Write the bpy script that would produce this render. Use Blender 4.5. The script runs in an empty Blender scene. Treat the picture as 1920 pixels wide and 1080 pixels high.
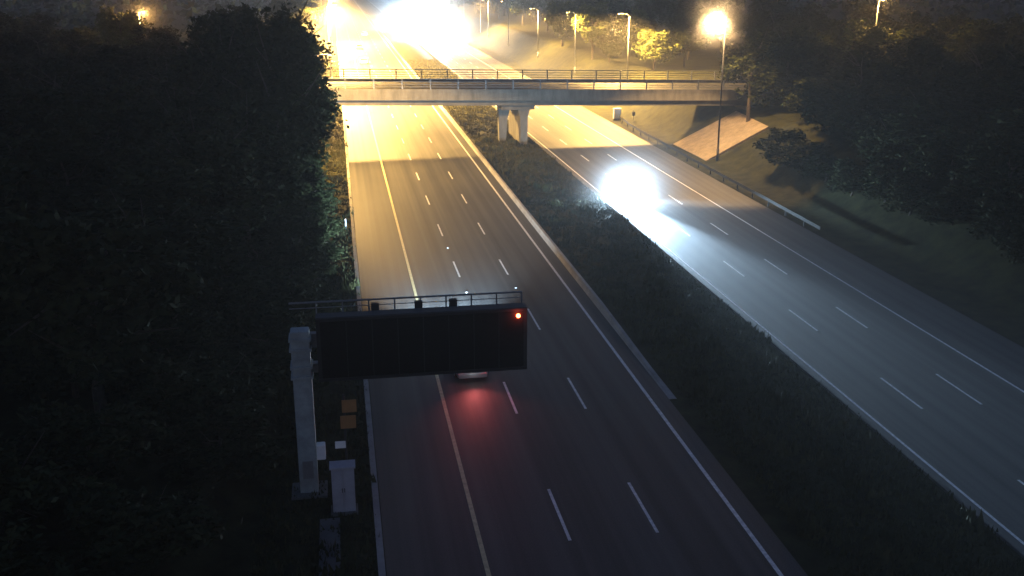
import bpy, bmesh, math, random
from mathutils import Vector, Matrix
random.seed(7)
sc = bpy.context.scene
C = sc.collection
R = math.radians

# ------------------------------------------------------------------ camera
H = 21.3
cd = bpy.data.cameras.new('camera'); cam = bpy.data.objects.new('camera', cd); C.objects.link(cam)
cd.sensor_width = 36; cd.lens = 36.0; cd.clip_start = 0.1; cd.clip_end = 4000
cam.location = (0, 0, H)
cam.rotation_euler = (R(90 - 17.2724), 0, R(-9.5701))
sc.camera = cam
sc.cycles.use_denoising = True
sc.cycles.volume_bounces = 0
sc.cycles.max_bounces = 5
sc.cycles.diffuse_bounces = 2
sc.cycles.glossy_bounces = 2
sc.cycles.sample_clamp_indirect = 3.0
sc.cycles.sample_clamp_direct = 0.0
# ------------------------------------------------------------------ sky, exposure
w = bpy.data.worlds.new('World'); sc.world = w; w.use_nodes = True
nt = w.node_tree; bg = nt.nodes['Background']
sky = nt.nodes.new('ShaderNodeTexSky'); sky.sky_type = 'NISHITA'; sky.sun_disc = False
sky.sun_elevation = R(-1.0); sky.sun_rotation = R(200); sky.altitude = 50
tint = nt.nodes.new('ShaderNodeMix'); tint.data_type = 'RGBA'; tint.blend_type = 'MULTIPLY'; tint.inputs[0].default_value = 1.0
tint.inputs[7].default_value = (0.40, 0.58, 1.08, 1)      # night sky, bluer than the dusk model
nt.links.new(sky.outputs[0], tint.inputs[6]); nt.links.new(tint.outputs[2], bg.inputs[0]); bg.inputs[1].default_value = 0.15
sc.view_settings.view_transform = 'Standard'; sc.view_settings.look = 'None'
sc.view_settings.exposure = 2.0; sc.view_settings.gamma = 1.0; sc.view_settings.use_curve_mapping = False

HAZE = 0.0005
WARM = (1.0, 0.57, 0.15)
AMBER = (1.0, 0.52, 0.14)
COOL = (0.52, 0.76, 1.0)

# ------------------------------------------------------------------ materials
def mat(name, col, rough=0.7, metal=0.0, var=0.25, scale=3.0, stretch=(1, 1, 1), col2=None, bump=0.0, spec=0.5, emit=None, es=0.0):
    m = bpy.data.materials.new(name); m.use_nodes = True
    n = m.node_tree.nodes; l = m.node_tree.links; p = n['Principled BSDF']
    p.inputs['Roughness'].default_value = rough; p.inputs['Metallic'].default_value = metal
    p.inputs['Specular IOR Level'].default_value = spec
    if emit:
        p.inputs['Base Color'].default_value = (*col, 1)
        p.inputs['Emission Color'].default_value = (*emit, 1); p.inputs['Emission Strength'].default_value = es
        return m
    tc = n.new('ShaderNodeTexCoord'); mp = n.new('ShaderNodeMapping'); mp.inputs['Scale'].default_value = stretch
    l.new(tc.outputs['Object'], mp.inputs[0])
    no = n.new('ShaderNodeTexNoise'); no.inputs['Scale'].default_value = scale; no.inputs['Detail'].default_value = 6; no.inputs['Roughness'].default_value = 0.65
    l.new(mp.outputs[0], no.inputs['Vector'])
    cr = n.new('ShaderNodeValToRGB'); cr.color_ramp.elements[0].position = 0.3; cr.color_ramp.elements[1].position = 0.72
    a = tuple(c * (1 - var) for c in col); b = col2 or tuple(min(1, c * (1 + var)) for c in col)
    cr.color_ramp.elements[0].color = (*a, 1); cr.color_ramp.elements[1].color = (*b, 1)
    l.new(no.outputs['Fac'], cr.inputs[0]); l.new(cr.outputs[0], p.inputs['Base Color'])
    if bump:
        bp = n.new('ShaderNodeBump'); bp.inputs['Strength'].default_value = bump; bp.inputs['Distance'].default_value = 0.05
        n2 = n.new('ShaderNodeTexNoise'); n2.inputs['Scale'].default_value = scale * 9; l.new(tc.outputs['Object'], n2.inputs['Vector'])
        l.new(n2.outputs['Fac'], bp.inputs['Height']); l.new(bp.outputs[0], p.inputs['Normal'])
    return m

def asphalt_mat():
    m = bpy.data.materials.new('asphalt'); m.use_nodes = True
    n = m.node_tree.nodes; l = m.node_tree.links; p = n['Principled BSDF']
    tc = n.new('ShaderNodeTexCoord')
    def noise(sc_, st, det=5):
        mp = n.new('ShaderNodeMapping'); mp.inputs['Scale'].default_value = st; l.new(tc.outputs['Object'], mp.inputs[0])
        t = n.new('ShaderNodeTexNoise'); t.inputs['Scale'].default_value = sc_; t.inputs['Detail'].default_value = det
        l.new(mp.outputs[0], t.inputs['Vector']); return t.outputs['Fac']
    def math_(op, a, b):
        x = n.new('ShaderNodeMath'); x.operation = op
        for i, v in enumerate((a, b)):
            if isinstance(v, float): x.inputs[i].default_value = v
            else: l.new(v, x.inputs[i])
        return x.outputs[0]
    streak = noise(1.0, (1.6, 0.012, 1)); patch = noise(0.25, (1, 0.35, 1)); fine = noise(14.0, (1, 1, 1), 8)
    v = math_('ADD', math_('MULTIPLY', streak, 0.70), math_('ADD', math_('MULTIPLY', patch, 0.25), math_('MULTIPLY', fine, 0.35)))
    cr = n.new('ShaderNodeValToRGB'); e = cr.color_ramp.elements
    e[0].position = 0.48; e[0].color = (0.028, 0.028, 0.030, 1); e[1].position = 0.80; e[1].color = (0.088, 0.086, 0.082, 1)
    l.new(v, cr.inputs[0]); l.new(cr.outputs[0], p.inputs['Base Color'])
    p.inputs['Roughness'].default_value = 0.68; p.inputs['Specular IOR Level'].default_value = 0.35
    bp = n.new('ShaderNodeBump'); bp.inputs['Strength'].default_value = 0.35; bp.inputs['Distance'].default_value = 0.01
    l.new(noise(60.0, (1, 1, 1), 3), bp.inputs['Height']); l.new(bp.outputs[0], p.inputs['Normal'])
    return m

M = dict(
    asphalt=asphalt_mat(),
    ground=mat('grass_ground', (0.018, 0.022, 0.010), 0.95, var=0.6, scale=0.7, col2=(0.045, 0.046, 0.018), spec=0.1),
    grass=mat('grass_blades', (0.035, 0.045, 0.016), 0.9, var=0.5, scale=0.5, col2=(0.075, 0.072, 0.030), spec=0.1),
    white_mark=mat('white_road_paint', (0.72, 0.72, 0.70), 0.6, var=0.35, scale=4.0),
    yellow_mark=mat('yellow_road_paint', (0.60, 0.51, 0.27), 0.6, var=0.3, scale=4.0),
    concrete=mat('concrete', (0.125, 0.12, 0.105), 0.85, var=0.4, scale=1.4, stretch=(1, 1, .25), bump=0.2),
    concrete_dark=mat('weathered_concrete', (0.11, 0.105, 0.095), 0.9, var=0.35, scale=0.6, bump=0.2),
    barrier=mat('barrier_concrete', (0.30, 0.29, 0.27), 0.85, var=0.3, scale=0.7),
    paving=mat('slope_paving', (0.23, 0.185, 0.125), 0.9, var=0.35, scale=1.2, bump=0.4),
    steel=mat('galvanised_steel', (0.19, 0.195, 0.20), 0.55, metal=0.2, var=0.2, scale=2.0),
    pale_steel=mat('pale_painted_steel', (0.27, 0.31, 0.31), 0.55, var=0.35, scale=1.2),
    rail_steel=mat('weathered_rail_steel', (0.03, 0.03, 0.03), 0.9, var=0.35, scale=1.5),
    dark_steel=mat('dark_painted_steel', (0.018, 0.018, 0.020), 0.55, var=0.3, scale=2.0),
    display=mat('display_black', (0.010, 0.009, 0.009), 0.6, var=0.4, scale=6.0, spec=0.2),
    white_panel=mat('white_panel', (0.72, 0.74, 0.73), 0.5, var=0.1, scale=2.0),
    orange=mat('orange_plate', (0.34, 0.17, 0.06), 0.5, var=0.2, scale=3.0),
    cabinet=mat('grey_cabinet_paint', (0.36, 0.36, 0.40), 0.6, var=0.2, scale=1.5),
    bark=mat('bark', (0.07, 0.055, 0.04), 0.9, var=0.4, scale=4.0, bump=0.5),
    wood=mat('pole_wood', (0.36, 0.30, 0.21), 0.85, var=0.3, scale=2.0, stretch=(1, 1, .2)),
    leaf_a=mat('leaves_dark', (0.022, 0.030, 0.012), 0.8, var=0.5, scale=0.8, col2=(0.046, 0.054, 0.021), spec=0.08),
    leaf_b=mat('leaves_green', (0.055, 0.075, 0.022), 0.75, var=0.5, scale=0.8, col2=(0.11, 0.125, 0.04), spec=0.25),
    car_dark=mat('dark_car_paint', (0.03, 0.032, 0.038), 0.3, metal=0.4, var=0.1),
    car_silver=mat('silver_car_paint', (0.42, 0.43, 0.45), 0.3, metal=0.5, var=0.08),
    car_white=mat('white_car_paint', (0.72, 0.72, 0.70), 0.35, var=0.06),
    glass=mat('tinted_glass', (0.012, 0.014, 0.016), 0.08, var=0.2, spec=0.7),
    tyre=mat('rubber', (0.014, 0.014, 0.014), 0.9, var=0.3),
    rim=mat('alloy', (0.38, 0.38, 0.39), 0.4, metal=0.7, var=0.1),
    black=mat('black_plastic', (0.015, 0.015, 0.015), 0.7, var=0.2),
    plate=mat('number_plate', (0.65, 0.65, 0.60), 0.5, var=0.05),
    headlight=mat('headlight_glow', (0.9, 0.9, 0.9), 0.2, emit=(0.80, 0.90, 1.0), es=120.0),
    taillight=mat('taillight_glow', (0.5, 0.02, 0.02), 0.3, emit=(1.0, 0.06, 0.04), es=6.0),
    lantern=mat('red_lantern_glow', (0.6, 0.05, 0.02), 0.3, emit=(1.0, 0.10, 0.03), es=9.0),
    lens=mat('sodium_lens_glow', (0.9, 0.8, 0.6), 0.3, emit=WARM, es=14.0),
    lens_hot=mat('bright_lens_glow', (0.9, 0.8, 0.6), 0.3, emit=(1.0, 0.72, 0.30), es=90.0),
    reflector=mat('reflector', (0.85, 0.85, 0.85), 0.25, var=0.05),
)

# ------------------------------------------------------------------ helpers
class MB:
    def __init__(s): s.v = []; s.f = []
    def box(s, a, b):
        x0, y0, z0 = a; x1, y1, z1 = b; i = len(s.v)
        s.v += [(x0,y0,z0),(x1,y0,z0),(x1,y1,z0),(x0,y1,z0),(x0,y0,z1),(x1,y0,z1),(x1,y1,z1),(x0,y1,z1)]
        s.f += [tuple(i+k for k in q) for q in ((3,2,1,0),(4,5,6,7),(0,1,5,4),(1,2,6,5),(2,3,7,6),(3,0,4,7))]
        return s
    def quad(s, *p):
        i = len(s.v); s.v += [tuple(q) for q in p]; s.f.append(tuple(range(i, i+len(p)))); return s
    def tube(s, p0, p1, r0, r1=None, n=10, caps=True):
        r1 = r0 if r1 is None else r1
        p0 = Vector(p0); p1 = Vector(p1); d = (p1-p0).normalized()
        u = d.orthogonal().normalized(); w_ = d.cross(u); i = len(s.v)
        for p, r in ((p0, r0), (p1, r1)):
            for k in range(n):
                a = 2*math.pi*k/n; q = p+u*(r*math.cos(a))+w_*(r*math.sin(a)); s.v.append(tuple(q))
        for k in range(n):
            s.f.append((i+k, i+(k+1) % n, i+n+(k+1) % n, i+n+k))
        if caps:
            s.f.append(tuple(i+n-1-k for k in range(n))); s.f.append(tuple(i+n+k for k in range(n)))
        return s
    def prism(s, prof, axis, a, b):
        # prof: list of 2D points; axis 'x' -> profile in (y,z), 'y' -> profile in (x,z)
        i = len(s.v); n = len(prof)
        for t in (a, b):
            for (p, q) in prof:
                s.v.append((t, p, q) if axis == 'x' else (p, t, q))
        for k in range(n): s.f.append((i+k, i+(k+1) % n, i+n+(k+1) % n, i+n+k))
        s.f.append(tuple(i+n-1-k for k in range(n))); s.f.append(tuple(i+n+k for k in range(n)))
        return s
    def build(s, name, m, parent=None, smooth=False, bevel=0.0):
        me = bpy.data.meshes.new(name); me.from_pydata(s.v, [], s.f); me.update()
        bm = bmesh.new(); bm.from_mesh(me); bmesh.ops.recalc_face_normals(bm, faces=bm.faces)
        if bevel: bmesh.ops.bevel(bm, geom=list(bm.edges), offset=bevel, segments=2, affect='EDGES', clamp_overlap=True)
        bm.to_mesh(me); bm.free()
        if smooth:
            for p in me.polygons: p.use_smooth = True
        o = bpy.data.objects.new(name, me); me.materials.append(m); C.objects.link(o)
        if parent: o.parent = parent
        return o

def tag(o, label=None, cat=None, group=None, kind=None):
    if label: o['label'] = label
    if cat: o['category'] = cat
    if group: o['group'] = group
    if kind: o['kind'] = kind
    return o
def empty(name, loc, rz=0.0, label=None, cat=None, group=None):
    o = bpy.data.objects.new(name, None); C.objects.link(o); o.location = loc; o.rotation_euler = (0, 0, rz)
    o.empty_display_size = 0.3
    return tag(o, label, cat, group)
def copy_tree(o, parent=None):
    c = o.copy(); C.objects.link(c)
    if parent: c.parent = parent
    for ch in list(o.children): copy_tree(ch, c)
    return c
def spot(name, parent, loc, power, color, size=160, blend=0.4, radius=0.15, rot=(0, 0, 0)):
    d = bpy.data.lights.new(name, 'SPOT'); d.energy = power; d.color = color; d.spot_size = R(size); d.spot_blend = blend; d.shadow_soft_size = radius
    o = bpy.data.objects.new(name, d); C.objects.link(o); o.parent = parent; o.location = loc; o.rotation_euler = rot
    return o
def point(name, parent, loc, power, color, radius=0.15):
    d = bpy.data.lights.new(name, 'POINT'); d.energy = power; d.color = color; d.shadow_soft_size = radius
    o = bpy.data.objects.new(name, d); C.objects.link(o); o.parent = parent; o.location = loc
    return o

# ------------------------------------------------------------------ terrain
def sm(t): t = max(0.0, min(1.0, t)); return t*t*(3-2*t)
def gz(x, y):
    n = 0.10*math.sin(x*0.31+y*0.17)+0.08*math.sin(x*0.13-y*0.29)
    z = 0.0
    near = sm((y-20)/40)
    if x < -3: z = 4.2*sm((-3-x)/11)*near+n*sm((-3-x)/3)
    elif x > 42:
        z = 5.0*sm((x-42)/9.5)*near+n*sm((x-42)/3)
        if 111 < y < 129: z = min(5.0, 0.49*(x-42))-.25
    elif 17.5 < x < 24.6:
        t = (x-17.5)/7.1; z = 0.32*math.sin(math.pi*t)+0.05*math.sin(y*0.9+x*2)*math.sin(math.pi*t)
    return z-0.03
xs = [-500,-300,-180,-110,-70,-45,-30,-22,-18,-15,-13,-11,-9,-7.5,-6,-5,-4,-3,-2,-1,0,.84,3,9,16.5,17.5,18.5,19.5,20.5,21.5,22.5,23.5,24.6,25,30,35,41,42,43,44,45,46,47,48,49.5,51,53,56,60,66,75,90,120,170,260,400,650]
ys = [-60,-20,0]+[i*4 for i in range(2, 60)]+[240+i*14 for i in range(0, 30)]+[720,850,1100,1500]
g = MB(); nx = len(xs)
for y in ys:
    for x in xs: g.v.append((x, y, gz(x, y)))
for j in range(len(ys)-1):
    for i in range(nx-1): g.f.append((j*nx+i, j*nx+i+1, (j+1)*nx+i+1, (j+1)*nx+i))
tag(g.build('ground', M['ground'], smooth=True), kind='structure')

Y0, Y1 = -10.0, 900.0
def sheet(name, x0, x1, z, m, y0=Y0, y1=Y1):
    b = MB(); b.quad((x0,y0,z),(x1,y0,z),(x1,y1,z),(x0,y1,z)); return tag(b.build(name, m), kind='structure')
sheet('road', 0.92, 16.2, 0.0, M['asphalt'])
sheet('road', 25.0, 39.2, 0.0, M['asphalt'])
# markings
def marks(name, rects, m):
    b = MB()
    for x0, x1, y0, y1 in rects: b.quad((x0,y0,.008),(x1,y0,.008),(x1,y1,.008),(x0,y1,.008))
    return tag(b.build(name, m), kind='structure')
marks('hard_shoulder_line', [(4.53, 4.71, Y0, Y1)], M['yellow_mark'])
marks('median_edge_line', [(15.14, 15.32, Y0, Y1)], M['white_mark'])
marks('median_edge_line', [(25.36, 25.50, Y0, Y1)], M['white_mark'])
marks('verge_edge_line', [(34.90, 35.05, Y0, Y1)], M['white_mark'])
ds = []
for x in (8.10, 11.65):
    ds += [(x-.065, x+.065, 36.5-2.1+12.13*k, 36.5+2.1+12.13*k) for k in range(-3, 60)]
for x in (28.50, 31.80):
    ds += [(x-.065, x+.065, 45.8-2.1+11.9*k, 45.8+2.1+11.9*k) for k in range(-4, 60)]
marks('lane_dashes', ds, M['white_mark'])

# kerbs
b = MB(); b.box((0.62, Y0, -.05), (0.88, 500, .13)); tag(b.build('kerb', M['barrier']), kind='structure')
b = MB(); b.box((24.78, Y0, -.05), (24.97, 500, .10)); tag(b.build('kerb', M['concrete_dark']), kind='structure')
b = MB(); b.box((-1.55, 26, -.02), (-0.75, 37.6, .05)); tag(b.build('path', M['concrete_dark']), kind='structure')

# rough grass
def grass(name, n, fx, fy, hmin, hmax):
    b = MB(); rnd = random.Random(3)
    for _ in range(n):
        x = fx(rnd); y = fy(rnd); z = gz(x, y); k = rnd.uniform(.6, 1.5)*(1.9 if math.sin(x*1.7+math.sin(y*.31)*3)+math.sin(y*.83+x) > 1.15 else 1)
        for _ in range(4):
            a = rnd.uniform(0, math.tau); h = rnd.uniform(hmin, hmax)*k; wd = rnd.uniform(.03, .09)*k
            lx, ly = rnd.uniform(-.35, .35)*h, rnd.uniform(-.35, .35)*h; ox, oy = rnd.uniform(-.2, .2), rnd.uniform(-.2, .2)
            cx, cy = math.cos(a)*wd, math.sin(a)*wd
            b.quad((x+ox-cx, y+oy-cy, z-.02), (x+ox+cx, y+oy+cy, z-.02), (x+ox+lx, y+oy+ly, z+h))
    return tag(b.build(name, M['grass']), 'rough grass growing between the carriageways and on the verges', 'grass', kind='stuff')
def fx(r):
    t = r.random()
    if t < .66: return r.uniform(17.2, 24.7)
    return r.uniform(-4, 0.7)
grass('grass', 26000, fx, lambda r: 26+(r.random()**1.3)*230, .08, .26)

# ------------------------------------------------------------------ median barrier, guard rail
b = MB(); b.prism([(16.20,0),(16.62,0),(16.59,.12),(16.53,.16),(16.51,.44),(16.31,.44),(16.29,.16),(16.23,.12)], 'y', 62, 520)
i0 = len(b.v)
for (x, z) in [(16.20,0),(16.62,0),(16.59,.12),(16.53,.16),(16.51,.44),(16.31,.44),(16.29,.16),(16.23,.12)]: b.v.append((x, 61.99, z))
for (x, z) in [(16.20,0),(16.62,0),(16.59,.02),(16.53,.03),(16.51,.04),(16.31,.04),(16.29,.03),(16.23,.02)]: b.v.append((x, 47.0, z))
for k in range(8): b.f.append((i0+k, i0+(k+1) % 8, i0+8+(k+1) % 8, i0+8+k))
b.f.append(tuple(i0+k for k in range(8))); b.f.append(tuple(i0+15-k for k in range(8)))
tag(b.build('concrete_barrier', M['barrier']), 'long low pale concrete barrier along the median edge of the left carriageway', 'barrier')

def guard_rail(pts, label):
    r = empty('guard_rail', (pts[0][0], pts[0][1], 0), 0, label, 'guard rail')
    ox, oy = pts[0]
    beam = MB(); prof = [(0,.46),(.05,.50),(.05,.56),(0,.60),(.05,.64),(.05,.70),(0,.76)]
    P = [Vector((x-ox, y-oy, 0)) for x, y in pts]
    n = len(prof); i0 = 0
    for k, p in enumerate(P):
        d = (P[min(k+1, len(P)-1)]-P[max(k-1, 0)]).normalized(); nrm = Vector((-d.y, d.x, 0))
        for u, z in prof: beam.v.append(tuple(p+nrm*u+Vector((0, 0, z))))
        for u, z in reversed(prof): beam.v.append(tuple(p+nrm*(u-.02)+Vector((0, 0, z))))
        if k:
            a = (k-1)*2*n; c = k*2*n
            for q in range(2*n): beam.f.append((a+q, a+(q+1) % (2*n), c+(q+1) % (2*n), c+q))
    beam.build('beam', M['rail_steel'], r)
    # posts every 4 m
    L = 0.0
    for k in range(len(P)-1):
        seg = (P[k+1]-P[k]); ln = seg.length; t = (-L) % 4.0
        while t < ln:
            p = P[k]+seg*(t/ln); q = MB(); q.box((p.x+.06, p.y-.05, -.3), (p.x+.16, p.y+.05, .72)); q.build('post', M['rail_steel'], r)
            t += 4.0
        L += ln
    return r
guard_rail([(42.6,153),(41.7,150.5),(40.8,146),(40.1,138),(39.9,131),(39.8,120),(39.6,108),(39.5,90),(39.3,78)], 'steel guard rail with a flared end along the right roadside below the slope')

# ------------------------------------------------------------------ overbridge
br = empty('overbridge', (21.0, 126.0, 0), 0, 'concrete road bridge crossing both carriageways with open metal railings', 'bridge')
G = -0.0205
def bz(x, z): return z+G*x          # the deck falls gently to the right
def slab(xa, xb, y0, y1, za, zb, m, name):
    b = MB(); i = 0
    N = 12
    for k in range(N+1):
        x = xa+(xb-xa)*k/N
        b.v += [(x-21, y0-126, bz(x, za)), (x-21, y1-126, bz(x, za)), (x-21, y1-126, bz(x, zb)), (x-21, y0-126, bz(x, zb))]
        if k:
            a = (k-1)*4; c = k*4
            for q in range(4): b.f.append((a+q, a+(q+1) % 4, c+(q+1) % 4, c+q))
    b.f.append((0,1,2,3)); b.f.append((N*4+3, N*4+2, N*4+1, N*4))
    return b.build(name, m, br)
XA, XB = -16, 62
gird = slab(XA, XB, 126.0, 137.4, 5.66, 6.36, M['concrete_dark'], 'girder')
slab(XA, XB, 125.3, 138.1, 6.363, 7.35, M['concrete'], 'deck')
slab(XA, XB, 125.25, 125.75, 7.353, 7.72, M['concrete'], 'edge_beam')
slab(XA, XB, 137.65, 138.15, 7.353, 7.72, M['concrete'], 'edge_beam')
slab(XA, XB, 126.9, 136.5, 7.353, 7.40, M['asphalt'], 'carriageway')
def parapet(y):
    b = MB(); N = 23; step = (XB-XA)/N
    for k in range(N+1):
        x = XA+k*step
        b.box((x-21-.07, y-126-.06, bz(x, 7.70)), (x-21+.07, y-126+.06, bz(x, 8.98)))
    for z in (7.98, 8.28, 8.58, 8.92):
        for k in range(N):
            x = XA+k*step; x2 = x+step; r = .055 if z > 8.8 else .04
            b.tube((x-21, y-126-.09, bz(x, z)), (x2-21, y-126-.09, bz(x2, z)), r, n=6)
    return b.build('railing', M['steel'], br)
parapet(125.5); parapet(137.9)
# pier
pr = MB(); pr.box((20.0-21, 126.4-126, 4.62), (24.2-21, 136.8-126, bz(22, 5.66)-.003)); crosshead = pr.build('crosshead', M['concrete_dark'], br, bevel=.05)
q = MB(); q.prism([(20.15-21,-.6),(20.95-21,-.6),(21.2-21,3.2),(21.6-21,4.617),(20.05-21,4.617),(20.1-21,3.2)], 'y', 129.2-126, 130.4-126); q.build('pier_column', M['concrete'], br)
q = MB(); q.prism([(22.45-21,-.6),(23.3-21,-.6),(23.35-21,3.6),(23.6-21,4.617),(22.1-21,4.617),(22.4-21,3.6)], 'y', 126.6-126, 135.8-126); q.build('pier_column', M['concrete'], br)
# bank seats
q = MB(); q.box((51.2-21, -1.5, 0), (62-21, 13.5, bz(52, 5.66)-.004)); q.build('abutment', M['concrete_dark'], br)
q = MB(); q.box((-16-21, -1.5, 0), (-5-21, 13.5, bz(-5, 5.66)-.004)); q.build('abutment', M['concrete_dark'], br)
# slope paving in front of the abutment
s = MB()
s.v = [(42.0,113.0,.03),(42.0,125.2,.03),(50.2,125.2,4.06),(49.6,113.5,3.76),(42.0,113.0,-.5),(42.0,125.2,-.5),(50.2,125.2,3.2),(49.6,113.5,3.0)]
s.f = [(0,1,2,3),(7,6,5,4),(0,4,5,1),(1,5,6,2),(2,6,7,3),(3,7,4,0)]
tag(s.build('paved_slope', M['paving']), 'brown paved embankment slope beside the right end of the bridge', 'embankment')

# ------------------------------------------------------------------ street lamps
def lamp_column(x, y, z, arm, power, color, label, group=None, lens='lens', direct=0.0, size=160, base=None, tilt=0.0, pole='steel'):
    base = gz(x, y) if base is None else base
    r = empty('street_lamp', (x, y, base), 0, label, 'street lamp', group)
    h = z-base
    q = MB(); q.tube((0,0,-.2), (0,0,1.4), .15, .15, 12).tube((0,0,1.4), (0,0,h-.25), .105, .06, 12); q.build('pole', M[pole], r, smooth=True)
    q = MB(); s_ = 1 if arm > 0 else -1
    q.tube((0,0,h-.3), (arm*.35,0,h+.02), .05, .045, 8).tube((arm*.35,0,h+.02), (arm,0,h+.12), .045, .04, 8); q.build('arm', M['steel'], r, smooth=True)
    hd = MB(); hd.prism([(-.16,.02),(.16,.02),(.12,.13),(-.10,.15)], 'y', -.15, .15)
    for i, v in enumerate(hd.v): hd.v[i] = (arm+s_*.25+v[0]*2.2, v[1], h+.03+v[2])
    hd.build('lamp_head', M['steel'], r)
    ln = MB(); ln.tube((arm+s_*.3,0,h+.045), (arm+s_*.3,0,h-.035), .15, .11, 12); ln.build('lens', M[lens], r, smooth=False)
    if power: spot('lamp_light', r, (arm+s_*.3, 0, h-.06), power, color, size, .12, .8, (0, R(tilt), 0))
    if direct: point('lamp_glow', r, (arm+s_*.3, 0, h-.22), direct, color, .12)
    return r
K = 1000.0
LROW = 'lamp columns along the left roadside beyond the bridge'
RROW = 'lamp columns along the right roadside beyond the bridge'
# near lamp, standing among the trees on the left before the bridge
lamp_column(-3.0, 113.0, 12.6, 2.1, 16*K, WARM, 'lamp column hidden in the dark trees on the left just before the bridge', lens='lens', size=156)
lamp_column(-0.9, 170.0, 16.0, 1.0, 110*K, WARM, 'pale lamp column on the left just past the bridge against the bright road', LROW)
for i, y in enumerate((207, 244, 281, 318, 355, 392)):
    lamp_column(-0.9, y, 14.5, 1.0, (110, 140, 0, 200, 0, 0)[i]*K, WARM, ['second','third','fourth','fifth','sixth','farthest'][i]+' lamp column past the bridge in the left roadside row', LROW)
rl = ['lamp column behind the bridge railing with a pink lamp, rightmost of the row', 'lamp column in front of the bushiest lit tree beyond the bridge', 'tall pale lamp column left of the lit round tree beyond the bridge',
      'fourth lamp column from the right in the row beyond the bridge', 'fifth lamp column from the right in the row beyond the bridge', 'sixth lamp column from the right in the row beyond the bridge', 'lamp column farthest along the right roadside row']
for i, (y, z) in enumerate(((161.5,14.6),(199,13.4),(237,12.8),(279,13.2),(316,12.6),(333,12.4),(376,12.0))):
    lamp_column(46.0, y, z, -1.4, (60, 20, 30, 0, 50, 0, 0)[i]*K, WARM, rl[i], RROW, base=0.0 if i > 2 else None)
# the bright one on the right, before the bridge
lamp_column(42.9, 111.8, 16.75, -0.9, 11*K, (1.0, .60, .24), 'tall lamp column with a glaring round lamp above the right slope', lens='lens_hot', direct=0.8*K, pole='dark_steel', size=112)  # the darker pole colour stands in for the pole being unlit
# the one above the trees on the left and one far right
lamp_column(-31.2, 180, 14.7, 0.4, 0, AMBER, 'small bright lamp shining over the dark trees at upper left', lens='lens_hot', direct=3*K)
lamp_column(71.4, 131, 17.4, 0.4, 0, WARM, 'lamp column glowing among the trees at upper right', direct=2.5*K)

# ------------------------------------------------------------------ vehicles
def loft(stations, name, m, parent, smooth=True):
    b = MB(); n = len(stations[0])
    for st in stations: b.v += st
    for k in range(len(stations)-1):
        for q in range(n): b.f.append((k*n+q, k*n+(q+1) % n, (k+1)*n+(q+1) % n, (k+1)*n+q))
    b.f.append(tuple(range(n-1, -1, -1))); b.f.append(tuple((len(stations)-1)*n+i for i in range(n)))
    o = b.build(name, m, parent)
    return o
def ring(y, hw, z0, z1, k=.82, r=.10):
    return [(-hw*.92,y,z0),(-hw,y,z0+r*1.5),(-hw,y,(z0+z1)*.5),(-hw*.97,y,z1-r),(-hw*k,y,z1),(hw*k,y,z1),(hw*.97,y,z1-r),(hw,y,(z0+z1)*.5),(hw,y,z0+r*1.5),(hw*.92,y,z0)]
def wheels(r, pos, rad, wd):
    for (x, y) in pos:
        s_ = 1 if x > 0 else -1
        wh = MB(); wh.tube((x-s_*wd/2, y, rad), (x+s_*wd/2, y, rad), rad, rad, 20); t = wh.build('wheel', M['tyre'], r, bevel=.012)
        rm = MB(); rm.tube((x+s_*(wd/2-.02), y, rad), (x+s_*(wd/2+.012), y, rad), rad*.66, rad*.62, 16); rm.build('rim', M['rim'], t)
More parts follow.
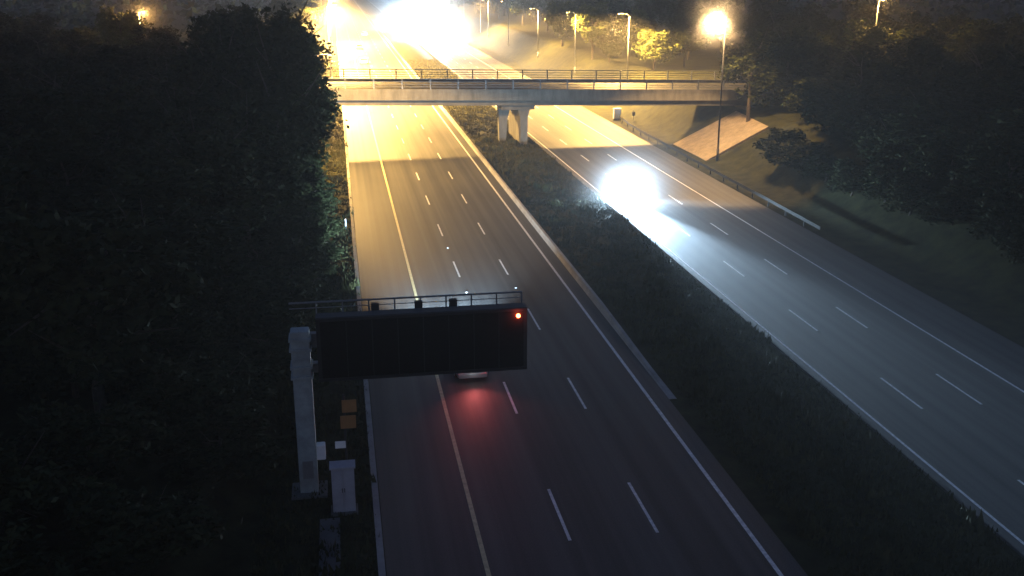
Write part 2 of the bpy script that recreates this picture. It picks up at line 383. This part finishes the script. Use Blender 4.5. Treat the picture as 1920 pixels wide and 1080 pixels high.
def make_car(paint, label, group=None, loc=(0,0,0), rz=0.0, head=0.0, tail=0.0, cone=62, glow=0.0, aim=0.0):
    # built facing +Y, centre at its own middle
    r = empty('car', loc, rz, label, 'car', group)
    loft([ring(-2.12,.70,.42,.86), ring(-2.05,.82,.28,.96), ring(-1.6,.88,.22,1.0), ring(-.6,.90,.20,.98), ring(.6,.90,.20,.96), ring(1.2,.89,.22,.90), ring(1.75,.85,.24,.80), ring(2.06,.76,.30,.70), ring(2.14,.66,.40,.62)], 'body', paint, r)
    loft([ring(-1.95,.70,.93,.97,.9,.01), ring(-1.55,.74,.93,1.34,.84,.05), ring(-1.0,.75,.93,1.44,.84,.05), ring(.1,.75,.93,1.43,.84,.05), ring(.55,.74,.92,1.26,.86,.04), ring(1.25,.70,.86,.90,.92,.01)], 'windows', M['glass'], r)
    loft([ring(-1.52,.64,1.335,1.385,.9,.012), ring(-1.0,.66,1.42,1.475,.9,.012), ring(.08,.66,1.41,1.465,.9,.012), ring(.40,.63,1.32,1.36,.9,.012)], 'roof', paint, r)
    q = MB(); q.box((-.72,2.08,.24),(.72,2.19,.44)); q.build('bumper', M['black'], r, bevel=.03)
    q = MB(); q.box((-.78,-2.20,.28),(.78,-2.06,.55)); q.build('bumper', paint, r, bevel=.04)
    q = MB(); q.box((-.34,2.15,.48),(.34,2.18,.60)); q.build('grille', M['black'], r)
    q = MB(); q.box((-.26,-2.215,.62),(.26,-2.135,.73)); q.build('number_plate', M['plate'], r)
    for s_ in (-1, 1):
        q = MB(); q.box((s_*.62-.15,1.98,.56),(s_*.62+.15,2.15,.72)); q.build('headlight', M['headlight'] if head else M['reflector'], r, bevel=.03)
        q = MB(); q.box((s_*.66-.13,-2.135,.72),(s_*.66+.13,-2.02,.90)); q.build('taillight', M['taillight'], r, bevel=.02)
        q = MB(); q.box((s_*.98-.09,.62,.94),(s_*.98+.09,.76,1.08)); q.build('mirror', paint, r, bevel=.03)
    if head: spot('headlight_beam', r, (0, 2.24, .66), head, COOL, cone, 1.0, .12, (R(85.2), 0, R(aim)))
    if glow: spot('headlight_glow', r, (0, 2.40, .70), glow, COOL, 172, .5, .25, (R(84), 0, 0))
    if tail: spot('taillight_beam', r, (0, -2.25, .81), tail, (1.0, .16, .15), 115, 1.0, .2, (R(91), 0, R(180)))
    wheels(r, [(-.80,1.32),(.80,1.32),(-.80,-1.30),(.80,-1.30)], .31, .20)
    return r
make_car(M['car_silver'], 'oncoming car with blazing blue white headlights before the bridge', None, (27.0, 97.0, 0), R(180), head=150*K, tail=0, cone=28, glow=11*K, aim=0.5)
hc = make_car(M['car_silver'], 'car mostly hidden behind the gantry sign with red tail glow on the road', None, (6.45, 53.05, 0), 0, head=60*K, tail=110, cone=56)
point('plate_light', hc, (0, -2.42, .80), 1.1, (.95, 1.0, .95), .04)
AW = 'cars driving away beyond the bridge'
make_car(M['car_white'], 'pale car driving away beyond the bridge, nearest of three', AW, (6.5, 250, 0), 0  )
make_car(M['car_white'], 'pale car driving away beyond the bridge, middle of three', AW, (6.7, 298, 0), 0  )
make_car(M['car_white'], 'pale car driving away beyond the bridge, farthest of three', AW, (9.9, 358, 0), 0  )
ON = 'vehicles coming towards the bridge in the glare'
make_car(M['car_dark'], 'distant oncoming car in the outer lane inside the white glare', ON, (33.4, 410, 0), R(180), head=1)
make_car(M['car_silver'], 'distant oncoming car by the median inside the white glare', ON, (27.1, 392, 0), R(180), head=1, glow=100*K)
def make_lorry(loc, rz, label, group):
    r = empty('lorry', loc, rz, label, 'lorry', group)
    q = MB(); q.prism([(2.6,.55),(4.9,.55),(4.95,1.4),(4.7,2.9),(4.3,3.15),(2.6,3.15)], 'x', -1.2, 1.2); cab = q.build('cab', M['car_white'], r, bevel=.06)
    q = MB(); q.quad((-1.05,4.97,1.65),(1.05,4.97,1.65),(1.0,4.80,2.65),(-1.0,4.80,2.65)); q.build('windscreen', M['glass'], cab)
    q = MB(); q.box((-1.27,-6.0,1.05),(1.27,2.45,3.95)); q.build('cargo_box', M['white_panel'], r, bevel=.03)
    q = MB(); q.box((-.9,-5.8,.55),(.9,2.6,1.04)); q.build('chassis', M['black'], r)
    for s_ in (-1, 1):
        q = MB(); q.box((s_*.92-.18,4.92,.75),(s_*.92+.18,5.02,.98)); q.build('headlight', M['headlight'], r, bevel=.02)
    spot('headlight_beam', r, (0, 5.10, .86), 500*K, COOL, 24, 1.0, .2, (R(83), 0, 0))
    point('headlight_glow', r, (0, 5.14, .90), 115*K, (1.0, .95, .84), .5)
    wheels(r, [(-1.05,3.7),(1.05,3.7),(-1.05,-3.0),(1.05,-3.0),(-1.05,-4.4),(1.05,-4.4)], .50, .30)
    return r
make_lorry((30.2, 333, 0), R(180), 'distant oncoming lorry in the middle lane inside the white glare', ON)

# ------------------------------------------------------------------ message sign gantry
gy = 40.2
ga = empty('sign_gantry', (-2.0, gy, 0), 0, 'large dark cantilever message sign over the left carriageway on a pale steel column', 'sign gantry')
def gb(name, a, b_, m, parent=ga, bevel=0.0):
    q = MB(); q.box((a[0]+2.0, a[1]-gy, a[2]), (b_[0]+2.0, b_[1]-gy, b_[2])); return q.build(name, m, parent, bevel=bevel)
gb('column', (-2.38, gy-.35, 0.05), (-1.62, gy+.35, 7.3), M['pale_steel'], bevel=.03)
gb('base_plate', (-2.75, gy-.7, -.05), (-1.25, gy+.7, .06), M['concrete'])
gb('arm', (-2.30, gy+.10, 6.45), (6.9, gy+.42, 7.05), M['steel'])
gb('arm', (-2.30, gy+.10, 5.35), (6.9, gy+.42, 5.75), M['steel'])
case = gb('sign_case', (-1.32, gy-.62, 5.2), (7.32, gy+.06, 7.95), M['dark_steel'], bevel=.025)
gb('display', (-1.16, gy-.645, 5.36), (7.16, gy-.60, 7.79), M['display'])
for k in range(7):
    x = -1.16+(k+1)*1.04; gb('seam', (x-.018, gy-.653, 5.37), (x+.018, gy-.6455, 7.78), M['dark_steel'], case)
gb('bezel', (-1.30, gy-.67, 5.22), (7.30, gy-.622, 5.34), M['dark_steel'], case); gb('bezel', (-1.30, gy-.67, 7.81), (7.30, gy-.622, 7.93), M['dark_steel'], case)
gb('hatch', (-2.22, gy-.372, .75), (-1.78, gy-.352, 1.55), M['steel'])
for z in (5.55, 6.75): gb('bracket', (-2.45, gy-.42, z-.28), (-1.55, gy+.44, z-.16), M['pale_steel']); gb('bracket', (-2.45, gy-.42, z+.16), (-1.55, gy+.44, z+.28), M['pale_steel'])
wk = gb('walkway', (-1.32, gy+.075, 7.60), (7.32, gy+.70, 7.66), M['steel'])
hr = MB()
for z, r_ in ((8.22, .045), (7.98, .02)):
    hr.tube((-2.4+2, .68, z), (7.30+2, .68, z), r_, n=6)
for k in range(9):
    x = -1.3+k*1.075; hr.box((x+2-.03, .65, 7.60), (x+2+.03, .71, 8.24))
hr.build('handrail', M['steel'], ga)
for x in (2.9, 4.35, 1.1):
    gb('floodlight', (x-.16, gy+.35, 7.665), (x+.16, gy+.60, 8.12), M['dark_steel'], bevel=.02)
q = MB(); q.tube((6.93+2, -.70, 7.62), (6.93+2, -.60, 7.62), .085, .085, 14); lt = q.build('warning_lantern', M['lantern'], ga); lt['label'] = 'lit red lantern in the top right corner of the sign'
point('lantern_light', ga, (6.93+2, -.80, 7.62), 4, (1.0, .1, .05), .05)
gb('control_box', (-1.60, gy-.32, 1.55), (-1.24, gy+.1, 2.20), M['white_panel'], bevel=.02)

# roadside post, cabinet
sp = empty('signpost', (-.38, 39.6, 0), 0, 'roadside post with two orange plates and a small white plate by the gantry', 'signpost')
q = MB(); q.tube((0,0,-.2), (0,0,4.6), .045, n=10); q.build('post', M['dark_steel'], sp)
for nm, x, z0, z1, w_, m in (('plate', .22, 3.80, 4.36, .30, M['orange']), ('plate', .15, 3.08, 3.66, .32, M['orange']), ('plate', -.22, 2.20, 2.52, .22, M['white_panel'])):
    q = MB(); q.box((x-w_, -.09, z0), (x+w_, -.055, z1)); q.build(nm, m, sp, bevel=.01)
cb = empty('cabinet', (-.55, 38.2, 0), 0, 'tall pale grey roadside equipment cabinet between the gantry and the road', 'cabinet')
q = MB(); q.box((-.46,-.25,.08),(.46,.30,2.05)); body = q.build('body', M['cabinet'], cb, bevel=.02)
q = MB(); q.box((-.52,-.32,2.052),(.52,.36,2.12)); q.build('roof', M['cabinet'], cb)
q = MB(); q.box((-.55,-.35,-.1),(.55,.40,.077)); q.build('plinth', M['concrete'], cb)
for s_ in (-1, 1):
    q = MB(); q.box((s_*.22-.20,-.275,.18),(s_*.22+.20,-.248,1.95)); d = q.build('door', M['cabinet'], cb)
    q2 = MB(); q2.box((s_*.05-.015,-.305,1.0),(s_*.05+.015,-.277,1.18)); q2.build('handle', M['dark_steel'], d)

# white cabinet and little sign beyond the bridge
wc = empty('cabinet', (40.9, 148.6, 0), 0, 'white roadside cabinet seen under the bridge at the end of the guard rail', 'cabinet')
q = MB(); q.box((-.52,-.3,.12),(.52,.3,1.55)); q.build('body', M['white_panel'], wc, bevel=.02)
q = MB(); q.box((-.58,-.36,1.552),(.58,.36,1.62)); q.build('roof', M['white_panel'], wc)
q = MB(); q.box((-.56,-.34,-.1),(.56,.34,.118)); q.build('plinth', M['concrete'], wc)
ss = empty('signpost', (42.7, 146.0, gz(42.7,146)), 0, 'short post with a small dark plate right of the white cabinet', 'signpost')
q = MB(); q.tube((0,0,-.2),(0,0,1.6), .04, n=8); q.build('post', M['dark_steel'], ss)
q = MB(); q.box((-.22,-.08,.75),(.22,-.04,1.35)); q.build('plate', M['dark_steel'], ss)
mk = empty('marker_post', (0.15, 86.5, 0), 0, 'small white marker post with a reflector on the left verge', 'marker post')
q = MB(); q.box((-.05,-.04,-.1),(.05,.04,.95)); q.build('post', M['white_panel'], mk)
q = MB(); q.box((-.05,-.055,.72),(.05,-.042,.90)); q.build('reflector', M['reflector'], mk)

for (x, y, lb) in ((8.10, 67.0, 'bright road stud on the first lane line just beyond the sign'), (11.65, 67.5, 'road stud on the second lane line just beyond the sign'), (8.10, 79.0, 'road stud on the first lane line farther beyond the sign')):
    q = MB(); q.prism([(-.06,0),(.06,0),(.045,.03),(-.045,.03)], 'x', -.07, .07)
    sd = empty('road_stud', (x, y, .009), 0, lb, 'road stud')
    q.build('housing', M['reflector'], sd)
    q = MB(); q.box((-.05,-.068,.006),(.05,-.058,.026)); q.build('reflector', M['reflector'], sd)

# ------------------------------------------------------------------ trees
def crown_mesh(seed, rx, rz_, n_clump, leaf, lobes=9, quads=14):
    rnd = random.Random(seed); b = MB()
    L = [(Vector((0, 0, 0)), 0.72)]
    for _ in range(lobes):
        a = rnd.uniform(0, math.tau); e = rnd.uniform(-.75, 1.0); k = rnd.uniform(.45, .72)
        L.append((Vector((math.cos(a)*math.sqrt(max(0,1-e*e*.7))*k, math.sin(a)*math.sqrt(max(0,1-e*e*.7))*k, e*.68)), rnd.uniform(.26, .46)))
    for _ in range(n_clump):
        c, r = L[rnd.randrange(len(L))]
        d = Vector((rnd.gauss(0,1), rnd.gauss(0,1), rnd.gauss(0,1))).normalized()
        p = c+d*r*(rnd.uniform(.55, 1.06))
        P = Vector((p.x*rx, p.y*rx, p.z*rz_)); cs = rnd.uniform(.25, .7)
        for _ in range(quads):
            o = Vector((rnd.gauss(0,.5), rnd.gauss(0,.5), rnd.gauss(0,.35)))*cs+P
            u = Vector((rnd.gauss(0,1), rnd.gauss(0,1), rnd.gauss(0,.6))).normalized(); v = u.orthogonal().normalized()
            v = (v*math.cos(rnd.random()*6)+u.cross(v)*math.sin(rnd.random()*6)).normalized()
            s_ = leaf*rnd.uniform(.6, 1.4)
            b.quad(o-u*s_, o+v*s_*.45, o+u*s_, o-v*s_*.45)
    me = bpy.data.meshes.new('crown'); me.from_pydata(b.v, [], b.f); me.update()
    return me
def trunk_mesh(seed, h, rx, rz_, r0):
    rnd = random.Random(seed); b = MB(); zc = h-rz_
    pts = [Vector((0,0,-.4))]; 
    for k in range(1, 6): pts.append(Vector((rnd.uniform(-.2,.2)*k*.35, rnd.uniform(-.2,.2)*k*.35, zc*1.25*k/5)))
    for k in range(5): b.tube(pts[k], pts[k+1], r0*(1-.15*k), r0*(1-.15*(k+1)), 8, caps=False)
    for k in range(8):
        p = pts[rnd.randrange(2, 6)]; a = rnd.uniform(0, math.tau)
        m_ = p+Vector((math.cos(a)*rx*.4, math.sin(a)*rx*.4, rz_*rnd.uniform(.1,.4))); e = p+Vector((math.cos(a)*rx*.8, math.sin(a)*rx*.8, rz_*rnd.uniform(.2,.8)))
        b.tube(p, m_, r0*.38, r0*.22, 6, caps=False); b.tube(m_, e, r0*.22, r0*.07, 6, caps=False)
    me = bpy.data.meshes.new('trunk'); me.from_pydata(b.v, [], b.f); me.update()
    return me
TR = []
for k, (h, rx, rz_, n) in enumerate(((10, 3.6, 4.2, 520), (11, 4.0, 4.6, 560), (9, 3.4, 3.7, 460), (12, 3.8, 5.2, 600), (7, 3.3, 3.1, 420))):
    cm = crown_mesh(50+k, rx, rz_, n, .21, 9+k % 3); tm = trunk_mesh(80+k, h, rx, rz_, .17+.01*h)
    TR.append((h, rx, rz_, cm, tm))
# a second mesh of each crown carrying the lighter leaf
def tree(x, y, kind, height, label, group=None, leaf='leaf_a', width=None, z=None):
    h, rx, rz_, cm, tm = TR[kind]; s_ = height/h
    r = empty('tree', (x, y, (gz(x, y) if z is None else z)), random.uniform(0, 6.28), label, 'tree', group)
    key = 'crown_%d_%s' % (kind, leaf)
    me = bpy.data.meshes.get(key)
    if me is None:
        me = cm.copy(); me.name = key; me.materials.append(M[leaf])
    if not tm.materials: tm.materials.append(M['bark'])
    ws = (width or rx*s_)/rx
    c = bpy.data.objects.new('crown', me); C.objects.link(c); c.parent = r; c.location = (0, 0, (h-rz_)*s_); c.scale = (ws, ws, s_)
    t = bpy.data.objects.new('trunk', tm); C.objects.link(t); t.parent = r; t.scale = (s_, s_, s_)
    return r
EDGE = 'tall dark trees edging the lit left carriageway'
for (x, y, k, h, wd) in ((-8.2, 66, 1, 10.0, 4.6), (-6.9, 74, 3, 12, 4.8), (-5.0, 83, 1, 13.5, 4.9), (-5.4, 92, 3, 16.0, 5.0), (-4.9, 100, 0, 17.0, 5.0), (-6.5, 106, 3, 17.8, 4.9), (-5.2, 125, 1, 15, 5.0)):
    tree(x, y, k, h, 'tall dark leafy tree in the row edging the lit left carriageway', EDGE, width=wd)
LEFT = 'dark trees massed on the left bank'
rnd = random.Random(11)
def keep_left(x, y): return True
for (x0, step, ya, yb, ha, hb) in ((-11, 8, 44, 150, 7.5, 9.5), (-17.5, 9, 48, 170, 7, 9), (-25, 10, 55, 170, 7, 9), (-34, 12, 62, 165, 7, 9), (-45, 13, 70, 200, 7, 9.5), (-58, 15, 80, 230, 8, 10), (-74, 17, 95, 250, 8, 11)):
    y = ya
    while y < yb:
        xx = x0+rnd.uniform(-1.6, 1.6); k = rnd.randrange(5)
        hh = rnd.uniform(ha, hb)
        if x0 == -11 and y > 85: hh += 4
        tree(xx, y+rnd.uniform(-1.5, 1.5), k, hh, 'dark leafy tree in the black mass on the left bank', LEFT, width=rnd.uniform(4.2, 5.4))
        y += step
for (x, y, h) in ((-3.4,60,4.6),(-3.5,66,5),(-3.3,72,5.2),(-3.2,78,5.4),(-3.2,85,5.6),(-3.3,91,5.2),(-3.6,98,5),(-4.4,54,4.2),(-6.5,48,4),(-8,34,4),(-13,36,5),(-17,42,5),(-5.8,42.5,3.2),(-15,31,4.5),(-21,38,5),(-11,30,4),(-26,46,6),(-7.5,58,4.5),(-6.2,63.5,3.8),(-9.5,51,5),(-6.0,70,3.6),(-8.5,45,4.5),(-7.0,77,4),(-9.5,64,5),(-11,57,5.5),(-6.5,84,4),(-10.5,39,4.5),(-8,92,4.5),(-12.5,46,5.5)):
    tree(x, y, 4, h, 'low dark bushy tree at the foot of the taller trees on the left verge', 'low bushy trees on the left verge', width=3.0, z=gz(x, y)-h*.16)
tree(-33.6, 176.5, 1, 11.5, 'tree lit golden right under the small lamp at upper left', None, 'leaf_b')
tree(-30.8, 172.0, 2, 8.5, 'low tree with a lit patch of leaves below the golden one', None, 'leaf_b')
# trees left of the far road
FARL = 'trees along the left side beyond the bridge'
for y in (150, 185, 205, 228, 250, 275, 300, 330, 365, 400, 440, 490, 540):
    tree(-8.5+rnd.uniform(-1.5, .5), y, rnd.randrange(5), rnd.uniform(10, 14), 'tree beside the bright road on the left beyond the bridge', FARL, width=5.2)
# lit trees on the right beyond the bridge
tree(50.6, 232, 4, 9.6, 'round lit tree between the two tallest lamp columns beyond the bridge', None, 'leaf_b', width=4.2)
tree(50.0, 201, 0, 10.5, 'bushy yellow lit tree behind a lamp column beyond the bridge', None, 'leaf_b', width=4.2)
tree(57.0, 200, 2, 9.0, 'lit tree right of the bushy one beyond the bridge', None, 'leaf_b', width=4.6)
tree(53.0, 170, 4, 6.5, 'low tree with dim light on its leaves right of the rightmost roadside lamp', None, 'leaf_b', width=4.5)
tree(50.5, 190, 4, 5.0, 'low dark bush like tree behind the bridge railing beyond the bridge', None, 'leaf_a', width=2.6)
RB = 'dim trees on the right bank beyond the bridge'
for (x, y, h) in ((60,175,9),(66,190,10),(62,215,10),(70,225,11),(60,250,11),(68,262,11),(58,285,11),(66,300,12),(57,318,11),(64,340,12),(56,360,11),(62,385,12),(55,410,12),(60,440,12),(56,480,12),(75,280,12),(80,240,12),(78,205,11),(72,165,10),(85,180,11),(74,330,12),(72,380,12),(70,430,13),(66,520,13),(92,215,12),(95,260,12),(90,300,13),(88,350,13),(84,410,13),(105,330,13),(100,400,14),(82,480,14)):
    tree(x, y, rnd.randrange(5), h, 'dim leafy tree in the dark woods on the right beyond the bridge', RB, width=rnd.uniform(4.4, 5.8))
RIGHT = 'dark trees massed on the right bank'
for (x0, step, ya, yb, ha, hb) in ((52, 9, 44, 112, 4.5, 6.5), (59, 9, 48, 150, 6, 8.5), (67, 10, 50, 160, 7, 9.5), (76, 11, 58, 170, 8, 10), (87, 13, 66, 180, 8, 11), (100, 15, 80, 200, 9, 12)):
    y = ya
    while y < yb:
        xx = x0+rnd.uniform(-1.5, 1.5)
        tree(xx, y+rnd.uniform(-1.5, 1.5), rnd.randrange(5), rnd.uniform(ha, hb), 'dark leafy tree in the black mass on the right bank', RIGHT, width=rnd.uniform(4.2, 5.4))
        y += step
tree(49.3, 119.0, 3, 11.5, 'dark tree covering the right end of the bridge', None, width=4.6)
for (x, y, h) in ((50.6,101.5,6),(50.2,92,6.5),(49.4,84,6),(49.6,76,5.5),(49.2,68,5.5),(49.4,60,5)):
    tree(x, y, 4, h, 'dark bushy tree low on the right bank above the road edge', 'low bushy trees on the right bank', width=4.0, z=gz(x, y)-h*.18)
for k in range(11):
    x = 45.9+rnd.uniform(-.4, .8); y = 101-k*5.2+rnd.uniform(-1, 1)
    tree(x, y, 4, rnd.uniform(3.0, 4.2), 'dark bushy tree low on the right bank above the road edge', 'low bushy trees on the right bank', width=3.0, z=gz(x, y)-.6)
tree(55.5, 122.5, 1, 10.0, 'dark tree at the end of the bridge railing on the right', None, width=4.2)
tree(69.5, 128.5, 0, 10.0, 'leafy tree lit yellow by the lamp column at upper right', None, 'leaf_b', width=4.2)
# far woodland as one mass
fw = MB(); rnd2 = random.Random(5)
for _ in range(5200):
    sd = rnd2.random()
    x = rnd2.uniform(-420, -12) if sd < .45 else rnd2.uniform(58, 480)
    y = rnd2.uniform(240, 900) if abs(x-25) < 140 else rnd2.uniform(180, 900)
    if sd < .45 and x > -80: y = rnd2.uniform(255, 900)
    if sd >= .45 and x < 110: y = rnd2.uniform(460, 900)
    zt = rnd2.uniform(6, 12)
    for _ in range(5):
        o = Vector((x+rnd2.gauss(0,2.2), y+rnd2.gauss(0,2.2), gz(x,y)+zt*rnd2.random()))
        u = Vector((rnd2.gauss(0,1), rnd2.gauss(0,1), rnd2.gauss(0,.7))).normalized(); v = u.orthogonal().normalized(); s_ = rnd2.uniform(.7, 1.7)
        fw.quad(o-u*s_, o+v*s_*.6, o+u*s_, o-v*s_*.6)
tag(fw.build('woodland', M['leaf_a']), 'far off dark woodland on both sides of the road', 'woodland', kind='stuff')

# ------------------------------------------------------------------ haze and mist
def volume_mat(name, dens, aniso, falloff=False):
    m = bpy.data.materials.new(name); m.use_nodes = True
    n = m.node_tree.nodes; l = m.node_tree.links; n.remove(n['Principled BSDF'])
    pv = n.new('ShaderNodeVolumePrincipled'); pv.inputs['Color'].default_value = (.95, .95, .95, 1); pv.inputs['Density'].default_value = dens; pv.inputs['Anisotropy'].default_value = aniso
    l.new(pv.outputs[0], n['Material Output'].inputs['Volume'])
    if falloff:
        tc = n.new('ShaderNodeTexCoord'); g_ = n.new('ShaderNodeTexGradient'); g_.gradient_type = 'SPHERICAL'; l.new(tc.outputs['Object'], g_.inputs[0])
        a = n.new('ShaderNodeMath'); a.operation = 'POWER'; a.inputs[1].default_value = 2.5; l.new(g_.outputs['Fac'], a.inputs[0])
        b_ = n.new('ShaderNodeMath'); b_.operation = 'MULTIPLY'; b_.inputs[1].default_value = dens; l.new(a.outputs[0], b_.inputs[0]); l.new(b_.outputs[0], pv.inputs['Density'])
    return m
def halo(loc, rad, dens, aniso=0.3):  # added ball of scattering air, imitates the glare round a bright lamp
    bm = bmesh.new(); bmesh.ops.create_icosphere(bm, subdivisions=3, radius=1.0); me = bpy.data.meshes.new('halo'); bm.to_mesh(me); bm.free()
    o = bpy.data.objects.new('halo', me); C.objects.link(o); o.location = loc; o.scale = (rad, rad, rad)
    vm = volume_mat('halo_air', dens, aniso, True); vm.cycles.volume_sampling = 'EQUIANGULAR'; me.materials.append(vm)
    return tag(o, 'thin mist added to imitate the glare round a lamp', 'halo', kind='stuff')
halo((27.0, 94.5, 1.0), 8.5, 0.055)
halo((29.0, 325, 2.5), 21.0, 0.034)
halo((26.0, 386, 2.5), 24.0, 0.032)
halo((5.0, 190, 9.0), 42.0, 0.0022)
halo((42.0, 111.8, 16.5), 5.0, 0.13)
halo((-30.6, 180, 14.4), 6.0, 0.01)
if HAZE:
    q = MB(); q.box((-520, -70, -2), (670, 1520, 40)); tag(q.build('haze', volume_mat('night_haze', HAZE, .5)), kind='stuff')
